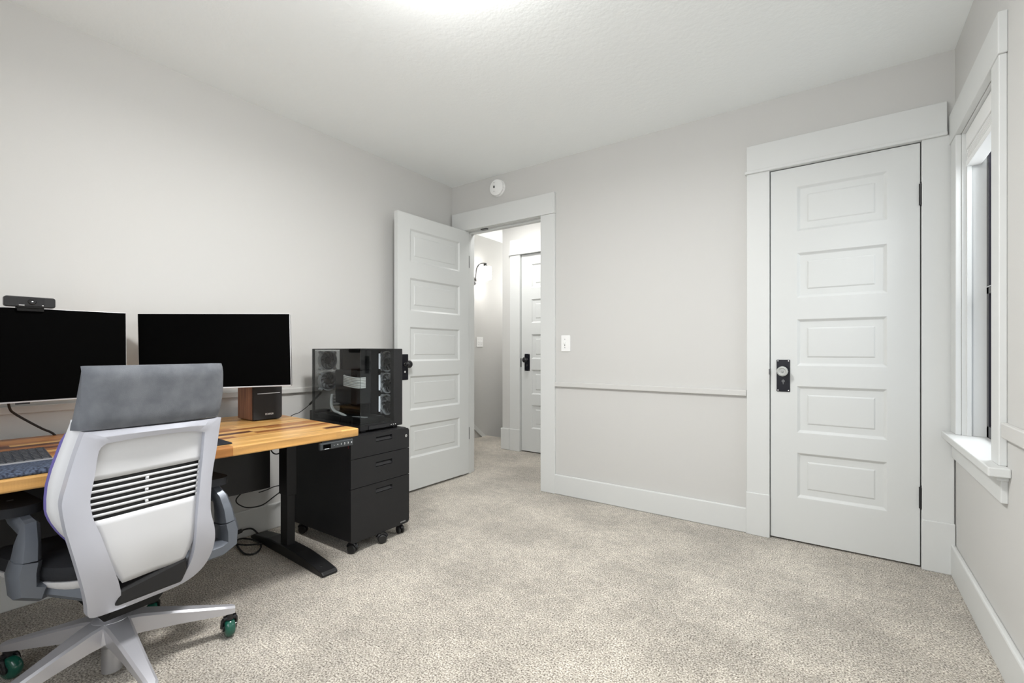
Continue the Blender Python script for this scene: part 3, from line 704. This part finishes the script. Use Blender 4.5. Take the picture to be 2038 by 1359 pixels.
bm = B(); prism(bm, rrect(-.26, -.34, 0, 0, .012, 4), 'z', 0, .004); obj('mat', bm, M['pad'], mp_, .001)

# ------------------------------------------------------------------ cables
def cable(name, pts, r, label, cat='cable', mt='rubber', plugs=()):
    bm = B(); tube(bm, pts, r, 8)
    for a, c, rr in plugs: tube(bm, [a, c], rr, 8, smooth=False)
    return tag(obj(name, bm, M[mt], smooth=40), label, cat)
cable('monitor_cable', [(-2.49, .31, .93), (-2.52, .318, .87), (-2.57, .330, .815), (-2.59, .348, .790), (-2.60, .389, .752), (-2.607, .424, .722), (-2.617, .462, .690), (-2.63, .49, .62), (-2.64, .5, .52)], .0042, 'black cable hanging from the left monitor down behind the desk')
cable('audio_cable', [(-2.64, 1.43, .62), (-2.60, 1.458, .661), (-2.59, 1.49, .672), (-2.575, 1.520, .695), (-2.555, 1.545, .725), (-2.525, 1.565, .76), (-2.503, 1.58, .79)], .0022, 'thin black cable plugged into the back of the computer tower',
      plugs=[((-2.56, 1.540, .718), (-2.503, 1.58, .79), .006)])
cable('power_cord', [(-2.47, 1.245, .40), (-2.56, 1.16, .29), (-2.60, 1.15, .240), (-2.60, 1.19, .200), (-2.60, 1.236, .186), (-2.60, 1.29, .186), (-2.60, 1.346, .212), (-2.60, 1.424, .255), (-2.60, 1.50, .32)], .0032, 'black cord sagging under the desk between panel and leg')
cable('panel_cord', [(-2.46, 1.20, .30), (-2.50, 1.26, .292), (-2.55, 1.33, .285), (-2.59, 1.42, .268), (-2.60, 1.52, .26)], .0028, 'short straight black cord behind the right desk leg')
cable('looped_wire', [(-2.49, 1.26, .60), (-2.49, 1.272, .52), (-2.495, 1.288, .488), (-2.50, 1.310, .474), (-2.50, 1.331, .478), (-2.50, 1.345, .50), (-2.50, 1.34, .56), (-2.5, 1.32, .63)], .0035, 'small black wire loop just below the desk top')
cable('coiled_cord', [(-2.60, 1.05, .30), (-2.63, 1.10, .16), (-2.66, 1.13, .06), (-2.64, 1.16, .015), (-2.54, 1.14, .007), (-2.45, 1.13, .007), (-2.42, 1.165, .008), (-2.48, 1.22, .010), (-2.58, 1.235, .012), (-2.655, 1.20, .014),
      (-2.64, 1.15, .012), (-2.55, 1.17, .016), (-2.50, 1.24, .012), (-2.55, 1.27, .010), (-2.62, 1.27, .03), (-2.645, 1.25, .055), (-2.65, 1.21, .06), (-2.66, 1.19, .05)], .0045, 'coiled black power cord on the carpet beside the baseboard',
      plugs=[((-2.655, 1.205, .058), (-2.665, 1.17, .045), .011)])
cable('hanging_cord', [(-2.50, .94, .40), (-2.55, .97, .34), (-2.60, 1.0, .26), (-2.63, 1.03, .16), (-2.655, 1.06, .05), (-2.64, 1.09, .006)], .004, 'black cord hanging under the desk behind the right chair arm')

# ------------------------------------------------------------------ office chair
CC = Vector((-1.89, .465, 0)); CA = -5
ch = thing('office_chair', 'grey ergonomic office chair on green casters with its back to the camera', 'chair', CC, 0)
Rv = Vector((sin(CA), cos(CA), 0)); Bv = Vector((cos(CA), -sin(CA), 0))
def L3(u, v, z): return Rv*u+Bv*v+Vector((0, 0, z))
Vz = [(.20, .13), (.27, .17), (.35, .215), (.45, .25), (.6, .262), (.75, .272), (.9, .30), (1.0, .32)]
def V0(z):
    for (a, va), (c, vc) in zip(Vz, Vz[1:]):
        if z <= c: return va+(vc-va)*(z-a)/(c-a)
    return Vz[-1][1]
def Vs(u, z, off=0): 
    s = sum(V0(z+d) for d in (-.04, -.02, 0, .02, .04))/5
    return s+off-.6*u*u
def interp(pts, z):
    """pts sorted by rising z: (u, z)"""
    if z <= pts[0][1]: return pts[0][0]
    for (a, za), (c, zc) in zip(pts, pts[1:]):
        if z <= zc: return a+(c-a)*(z-za)/(zc-za+1e-9)
    return pts[-1][0]
# back frame: a broad flat hoop (outer and inner loops), built as a ring strip
outer = [(-.150, .820), (-.163, .762), (-.178, .685), (-.184, .653), (-.185, .626), (-.178, .575), (-.171, .540), (-.154, .465), (-.131, .374), (-.120, .329), (-.113, .296), (-.097, .281), (-.036, .279), (.038, .280), (.128, .280), (.180, .305), (.201, .352), (.204, .40), (.196, .448), (.180, .500), (.176, .539), (.176, .600), (.180, .655), (.190, .719), (.197, .816), (.10, .817), (-.03, .819)]
inner = [(-.104, .783), (-.118, .765), (-.124, .703), (-.129, .664), (-.132, .632), (-.128, .599), (-.121, .570), (-.107, .528), (-.084, .449), (-.061, .382), (-.050, .345), (-.039, .313), (.012, .308), (.060, .307), (.100, .311), (.124, .325), (.135, .370), (.136, .420), (.135, .460), (.134, .497), (.136, .550), (.138, .605), (.141, .660), (.145, .712), (.146, .776), (.09, .787), (-.02, .789)]
def resample(loop, n):
    pts = [Vector((*p, 0)) for p in loop]+[Vector((*loop[0], 0))]
    d = [0]
    for a, c in zip(pts, pts[1:]): d.append(d[-1]+(c-a).length)
    out = []
    for i in range(n):
        t = d[-1]*i/n
        for k in range(len(d)-1):
            if t <= d[k+1]: f = (t-d[k])/(d[k+1]-d[k]+1e-9); out.append(tuple((pts[k]*(1-f)+pts[k+1]*f)[:2])); break
    return out
def smooth_pairs(o_, i_, sub=4):
    """catmull-rom both loops with matching indices, keeping the top corners sharp"""
    n = len(o_); res = ([], [])
    for Lp, out in ((o_, res[0]), (i_, res[1])):
        for k in range(n):
            p0, p1, p2, p3 = (Vector((*Lp[(k+j) % n], 0)) for j in (-1, 0, 1, 2))
            if k in (0, 24): p0 = p1
            if (k+1) % n in (0, 24): p3 = p2
            for s in range(sub):
                t = s/sub; q = .5*((2*p1)+(p2-p0)*t+(2*p0-5*p1+4*p2-p3)*t*t+(3*p1-p0-3*p2+p3)*t**3); out.append((q.x, q.y))
    return res
oS, iS = smooth_pairs(outer, inner)
bm = B(); n = len(oS); rings = []
for (u, z, off) in (): pass
def ringv(loop, off): return [bm.verts.new(L3(u, Vs(u, z, off), z)) for u, z in loop]
mid = [((a[0]+c[0])/2, (a[1]+c[1])/2) for a, c in zip(oS, iS)]
Ro, Rm, Ri = ringv(oS, -.002), ringv(mid, .004), ringv(iS, -.002)
Fo, Fi = ringv(oS, -.030), ringv(iS, -.026)
for a, c in ((Ro, Rm), (Rm, Ri), (Ri, Fi), (Fi, Fo), (Fo, Ro)):
    for k in range(n): bm.faces.new((a[k], a[(k+1) % n], c[(k+1) % n], c[k]))
obj('back_frame', bm, M['chair_frame'], ch, .002, smooth=40, label='pale metallic grey back frame')
# inner panel with lumbar slots, sits slightly forward inside the hoop
bm = B(); NS = 7
pl = [(-.045, .365), (-.090, .450), (-.112, .530), (-.140, .60), (-.145, .66), (-.135, .72), (-.120, .80)]
pr_ = [(.115, .365), (.136, .43), (.146, .50), (.150, .60), (.155, .66), (.160, .72), (.165, .80)]
def pul(z): return interp(pl, z)
def pur(z): return interp(pr_, z)
def strip(z0l, z0r, z1l, z1r, s0=0.0, s1=1.0, nu=14, nz=1, off=-.018):
    """curved quad strip between two slanted lines; s is the fraction from left to right"""
    G = []
    for j in range(nz+1):
        rowv = []
        for i in range(nu+1):
            s = s0+(s1-s0)*i/nu
            za = z0l+(z0r-z0l)*s; zb = z1l+(z1r-z1l)*s; z = za+(zb-za)*j/nz
            u = pul(z)+(pur(z)-pul(z))*s
            rowv.append(bm.verts.new(L3(u, Vs(u, z, off-.010*math.exp(-((s-.5)/.35)**2)), z)))
        G.append(rowv)
    for j in range(nz):
        for i in range(nu): bm.faces.new((G[j][i], G[j][i+1], G[j+1][i+1], G[j+1][i]))
sl = [(.6765, .6815), (.6595, .6650), (.6425, .6480), (.6260, .6310), (.6095, .6140), (.5925, .5965), (.5755, .5795)]   # slot centre heights left / right
hh = .0052
strip(.365, .365, sl[6][0]-hh, sl[6][1]-hh, nz=12); strip(sl[0][0]+hh, sl[0][1]+hh, .80, .80, nz=8)
for (a, c) in zip(sl, sl[1:]): strip(c[0]+hh, c[1]+hh, a[0]-hh, a[1]-hh)
for i, (a, c) in enumerate(sl):
    strip(a-hh, c-hh, a+hh, c+hh, 0, .03, 1); strip(a-hh, c-hh, a+hh, c+hh, .945, 1, 1)
    if i in (1, 3, 5): strip(a-hh, c-hh, a+hh, c+hh, .472, .498, 1)
o = obj('back_panel', bm, M['chair_shell'], ch, smooth=True, weld=True, label='pale grey flexible panel with lumbar slots')
md = o.modifiers.new('thick', 'SOLIDIFY'); md.thickness = .004; md.offset = 0
# outer shell wings + liner
shl = [(-.150, .515), (-.172, .549), (-.187, .580), (-.196, .608), (-.197, .645), (-.195, .681), (-.188, .720), (-.175, .774), (-.160, .839), (-.150, .93), (-.146, .985)]
def shell(name, material, grow, off, z0, z1, thick, smooth=True):
    bm = B(); nz = 30; G = []
    for j in range(nz+1):
        z = z0+(z1-z0)*j/nz; w = -interp(shl, z)+grow-(.016*min(1, max(0, (z-.80)/.04)) if grow else 0); uc = .008; row_ = []
        for i in range(33):
            s = -1+2*i/32; u = uc+s*(w+.008)
            f = abs(s); wrap = .028*max(0, (f-.72)/.28)**1.5
            row_.append(bm.verts.new(L3(u, Vs(u, z, off)-wrap, z)))
        G.append(row_)
    for a, c in zip(G, G[1:]):
        for i in range(32): bm.faces.new((a[i], a[i+1], c[i+1], c[i]))
    o = obj(name, bm, material, ch, smooth=smooth); md = o.modifiers.new('thick', 'SOLIDIFY'); md.thickness = thick; md.offset = 0; return o
shell('back_shell', M['chair_shell'], 0, -.037, .525, .85, .004)
o = shell('back_liner', M['purple'], .001, -.050, .505, .985, .009); o['label'] = 'violet fabric liner'
bm = B(); G = []
for j in range(13):
    z = .385+.30*j/12; row_ = []
    for i in range(17):
        u = -.15+.31*i/16; u *= (.55+.45*min(1, j/6)); row_.append(bm.verts.new(L3(u+.02*(1-min(1, j/6)), Vs(u, z, -.0335+.006*(abs(u-.01)/.15)), z)))
    G.append(row_)
for a, c in zip(G, G[1:]):
    for i in range(16): bm.faces.new((a[i], a[i+1], c[i+1], c[i]))
o = obj('slot_backing', bm, M['dark_slot'], ch, smooth=True, label='dark layer seen through the slots'); md = o.modifiers.new('thick', 'SOLIDIFY'); md.thickness = .002
# upholstered top band
bm = B(); rings = []
tl = [(-.155, .818), (-.158, .90), (-.160, .992)]; tr_ = [(.196, .818), (.200, .90), (.191, .992)]
wgl = [(-.164, .818), (-.163, .838), (-.155, .908), (-.148, .993)]
for j in range(15):
    z = .8225+(.993-.8225)*j/14; a = interp(tl, z); c = interp(tr_, z); pts = []; rd = (.010, .004, .001)[min(j, 14-j)] if min(j, 14-j) < 3 else 0; wl_ = interp(wgl, z)
    w = c-a; N_ = 22
    for i in range(N_+1):
        s = i/N_; u = a+w*s; e_ = min(s, 1-s)*w; drop = .020*max(0, 1-e_/.030)**2 
        pts.append(L3(u, Vs(u, z, .007-drop-rd), z))
    # side wings going forward then the front
    pts += [L3(c+.004, Vs(c, z, -.035), z), L3(c-.004, Vs(c, z, -.062), z), L3(a+.012+.5*w, Vs(0, z, -.066), z), L3(wl_+.010, Vs(a, z, -.064), z), L3(wl_, Vs(a, z, -.052), z)]
    rings.append(pts)
loft(bm, rings); obj('top_band', bm, M['fabric'], ch, .004, smooth=50, label='grey upholstered top band')
# seat
bm = B()
def seat_ring(z, g, sag=0):
    pts = []
    for k in range(48):
        a = 2*PI*k/48; ca, sa = math.cos(a), math.sin(a)
        x = (abs(ca)**.55)*(1 if ca > 0 else -1); y = (abs(sa)**.55)*(1 if sa > 0 else -1)
        v = -.06+.24*y; t_ = (v+.30)/.48; hw = .262-.08*max(0, t_)**1.2
        drop = -.03*max(0, (-.18-v)/.12)**2
        pts.append(L3(.012+x*(hw+g), v+(g if y > 0 else -g)*abs(y), z+drop))
    return pts
loft(bm, [seat_ring(.392, -.03), seat_ring(.395, -.006), seat_ring(.412, 0), seat_ring(.432, -.006), seat_ring(.442, -.03), seat_ring(.444, -.10)])
obj('seat', bm, M['seat_fabric'], ch, smooth=50, label='black padded seat')
bm = B(); loft(bm, [seat_ring(.345, -.06), seat_ring(.352, -.03), seat_ring(.378, -.008), seat_ring(.392, -.004)])
obj('seat_shell', bm, M['chair_shell'], ch, smooth=50, label='pale grey shell under the seat')
# mechanism
bm = B()
prism(bm, [(-.12, .235), (.10, .225), (.165, .285), (.17, .345), (.02, .352), (-.16, .345)], 'x', -.055, .085)
for v in bm.verts: v.co = L3(v.co.x, v.co.y, v.co.z)
box(bm, (0, 0, 0), (.01, .01, .01), Matrix.Translation(L3(0, 0, .30)))
obj('tilt_mechanism', bm, M['black_matte'], ch, .008)
bm = B(); pts = [(-.09, .31), (.12, .31), (.13, .40), (.135, .47)]
prism(bm, [(-.06, .30), (.11, .30), (.125, .33), (.125, .375), (-.05, .345)], 'y', .10, .20)
for v in bm.verts: v.co = L3(v.co.x, v.co.y, v.co.z)
obj('rear_cover', bm, M['black'], ch, .008)
# arms
def sweep(bm, path, secs):
    rings = []
    P = [Vector(p) for p in path]
    for i, p in enumerate(P):
        d = (P[min(i+1, len(P)-1)]-P[max(i-1, 0)]).normalized(); w_, t_ = secs[i]
        side = Bv if abs(d.dot(Bv)) < .9 else Vector((0, 0, 1)); n1 = (side-d*side.dot(d)).normalized(); n2 = d.cross(n1)
        rings.append([p+n1*w_*x+n2*t_*y for x, y in ((1, .55), (.55, 1), (-.55, 1), (-1, .55), (-1, -.55), (-.55, -1), (.55, -1), (1, -.55))])
    loft(bm, rings)
def arm(side, u, v, du, z0, zt, pad_v, pad_u, root):
    bm = B()
    sweep(bm, [L3(*root), L3(u*.72+du*.3, v+.004, z0+.012), L3(u-.028*side, v, z0+.014), L3(u+.004*side, v, z0+.030), L3(u+.006*side, v, z0+.075), L3(u, v, z0+.105)],
          [(.030, .024), (.034, .024), (.042, .026), (.044, .030), (.042, .030), (.040, .028)])
    a = obj('arm_post', bm, M['chair_arm'], ch, smooth=35, label='slate grey arm post')
    bm = B()
    sweep(bm, [L3(u, v, z0+.106), L3(u-.004*side, v-.002, z0+.150), L3(u-.010*side, v-.010, z0+.185), L3((u+pad_u)/2, (v+pad_v)/2-.01, zt-.024), L3(pad_u, pad_v, zt-.010)],
          [(.038, .026), (.032, .023), (.027, .020), (.027, .016), (.026, .012)])
    obj('arm_sleeve', bm, M['chair_arm'], ch, smooth=35, label='slate grey upper arm')
    bm = B(); prism(bm, rrect(-.05, -.135, .05, .115, .04, 6), 'z', zt-.012, zt+.014)
    for q in bm.verts: q.co = L3(pad_u+q.co.x, pad_v+q.co.y, q.co.z)
    obj('arm_pad', bm, M['seat_fabric'], ch, .007, smooth=40, seg=3)
arm(1, .300, .085, 0, .310, .560, -.02, .27, (.10, .13, .335))
arm(-1, -.205, .045, 0, .352, .585, -.10, -.205, (-.07, .15, .335))
# gas lift + base
bm = B(); lathe(bm, [(.026, .020), (.026, .150)], 24); lathe(bm, [(.031, .145), (.036, .120), (.031, .105), (.027, .100)], 24); obj('gas_cylinder', bm, M['gas'], ch, smooth=40)
bm = B(); lathe(bm, [(.032, .19), (.032, .24), (.024, .245), (.024, .27)], 24); obj('column_cover', bm, M['alu'], ch, smooth=40)
LEG = [73, 1, -71, -143, 145]; LR = .318
bm = B(); lathe(bm, [(.040, .115), (.056, .128), (.058, .170), (.050, .188), (.036, .194)], 30); obj('base_hub', bm, M['alu'], ch, smooth=40)
for k, a in enumerate(LEG):
    d = Vector((cos(a), sin(a), 0)); s = Vector((-sin(a), cos(a), 0)); rings = []
    for r, w_, zt, zb in ((.030, .036, .190, .122), (.075, .032, .183, .122), (.16, .025, .160, .112), (.24, .020, .138, .100), (.30, .0165, .122, .091), (.330, .015, .114, .088), (.338, .010, .111, .089)):
        p = d*r
        rings.append([p+s*w_*.78+Vector((0, 0, zb)), p+s*w_+Vector((0, 0, zt-.006)), p+s*(w_-.007)+Vector((0, 0, zt)), p-s*(w_-.007)+Vector((0, 0, zt)), p-s*w_+Vector((0, 0, zt-.006)), p-s*w_*.78+Vector((0, 0, zb))])
    bm = B(); loft(bm, rings); obj('base_leg', bm, M['alu'], ch, .0015, smooth=30)
    rot = (167, 100, 20, 28, 170)[k]; c = d*(LR+.004); f = Vector((cos(rot), sin(rot), 0)); ax = Vector((-sin(rot), cos(rot), 0))
    wc_ = c+f*.012; wc_.z = .0345
    mt = Matrix.Translation(wc_) @ ax.to_track_quat('Z', 'Y').to_matrix().to_4x4()
    bm = B(); lathe(bm, [(.010, -.016), (.026, -.016), (.031, -.013), (.0345, -.006), (.0345, .006), (.031, .013), (.026, .016), (.010, .016)], 28, mt)
    cs = obj('caster_wheel', bm, M['green'], ch, smooth=True, label='glossy green caster wheel')
    bm = B(); lathe(bm, [(.012, .067), (.012, .092)], 14, Matrix.Translation(c))
    for sg in (-1, 1):
        P = [wc_+ax*.021*sg+f*.006, wc_+ax*.021*sg+Vector((0, 0, .012)), wc_+ax*.020*sg-f*.006+Vector((0, 0, .030)), c+ax*.014*sg+Vector((0, 0, .066))]
        tube(bm, P, .0065, 8); lathe(bm, [(.012, -.003), (.012, .003)], 14, Matrix.Translation(wc_+ax*.019*sg) @ ax.to_track_quat('Z', 'Y').to_matrix().to_4x4())
    tube(bm, [c-ax*.020+Vector((0, 0, .073)), c+ax*.020+Vector((0, 0, .073))], .009, 8, smooth=False)
    obj('caster_fork', bm, M['black_gloss'], ch, smooth=40)

# ------------------------------------------------------------------ lights, world, camera
def light(name, kind, loc, energy, color=(1, 1, 1), size=.2, rot=None, sy=None):
    l = bpy.data.lights.new(name, kind); l.energy = energy; l.color = color
    if kind == 'AREA':
        l.shape = 'RECTANGLE' if sy else 'DISK'; l.size = size
        if sy: l.size_y = sy
    else: l.shadow_soft_size = size
    o = bpy.data.objects.new(name, l); COL.objects.link(o); o.location = loc
    if rot: o.rotation_euler = rot
    return o
light('room_lamp', 'AREA', (-1.02, 1.06, H-.195), 26, (1, .995, .985), .30)
light('hall_fill', 'AREA', (-2.50, 3.36, H-.09), 5.5, (1, .99, .97), .26)  # added fill for the hall, under the unseen dome
light('stair_fill', 'POINT', (-3.2, 5.2, 1.9), 10, (1, .99, .97), .15)  # added fill in the stairwell, no fixture there
light('sconce_lamp', 'POINT', (SX+.125, 4.285, 1.94), 4, (1, .98, .95), .05)
light('rear_fill', 'AREA', ((NX0+NX1)/2, YN-.14, (NZ0+NZ1)/2), 15, (.97, .985, 1), NX1-NX0, (math.radians(90), 0, 0), NZ1-NZ0)  # added fill light outside the unseen window behind the camera
light('side_daylight', 'AREA', (XR+.50, WY1+.02, WZ1-.15), 22, (.97, .985, 1), .7, (0, math.radians(62), 0), .9)
W = bpy.data.worlds.new('World'); S.world = W; W.use_nodes = True
bg = W.node_tree.nodes['Background']; bg.inputs['Color'].default_value = (.80, .88, 1, 1); bg.inputs['Strength'].default_value = .6

cam = bpy.data.cameras.new('Camera'); co = bpy.data.objects.new('Camera', cam); COL.objects.link(co); S.camera = co
cam.sensor_fit = 'HORIZONTAL'; cam.sensor_width = 36; cam.lens = 920/2038*36; cam.clip_start = .02
cam.shift_y = (699.7-679.5)/2038
co.location = (0, 0, 1.031); co.rotation_euler = (PI/2, 0, math.atan2(1670.6-1019, 920))
S.view_settings.view_transform = 'Standard'; S.view_settings.look = 'None'; S.view_settings.gamma = 1; S.view_settings.use_curve_mapping = False
S.view_settings.exposure = .52
S.cycles.max_bounces = 10; S.cycles.diffuse_bounces = 6; S.cycles.transparent_max_bounces = 12
S.cycles.sample_clamp_indirect = 8
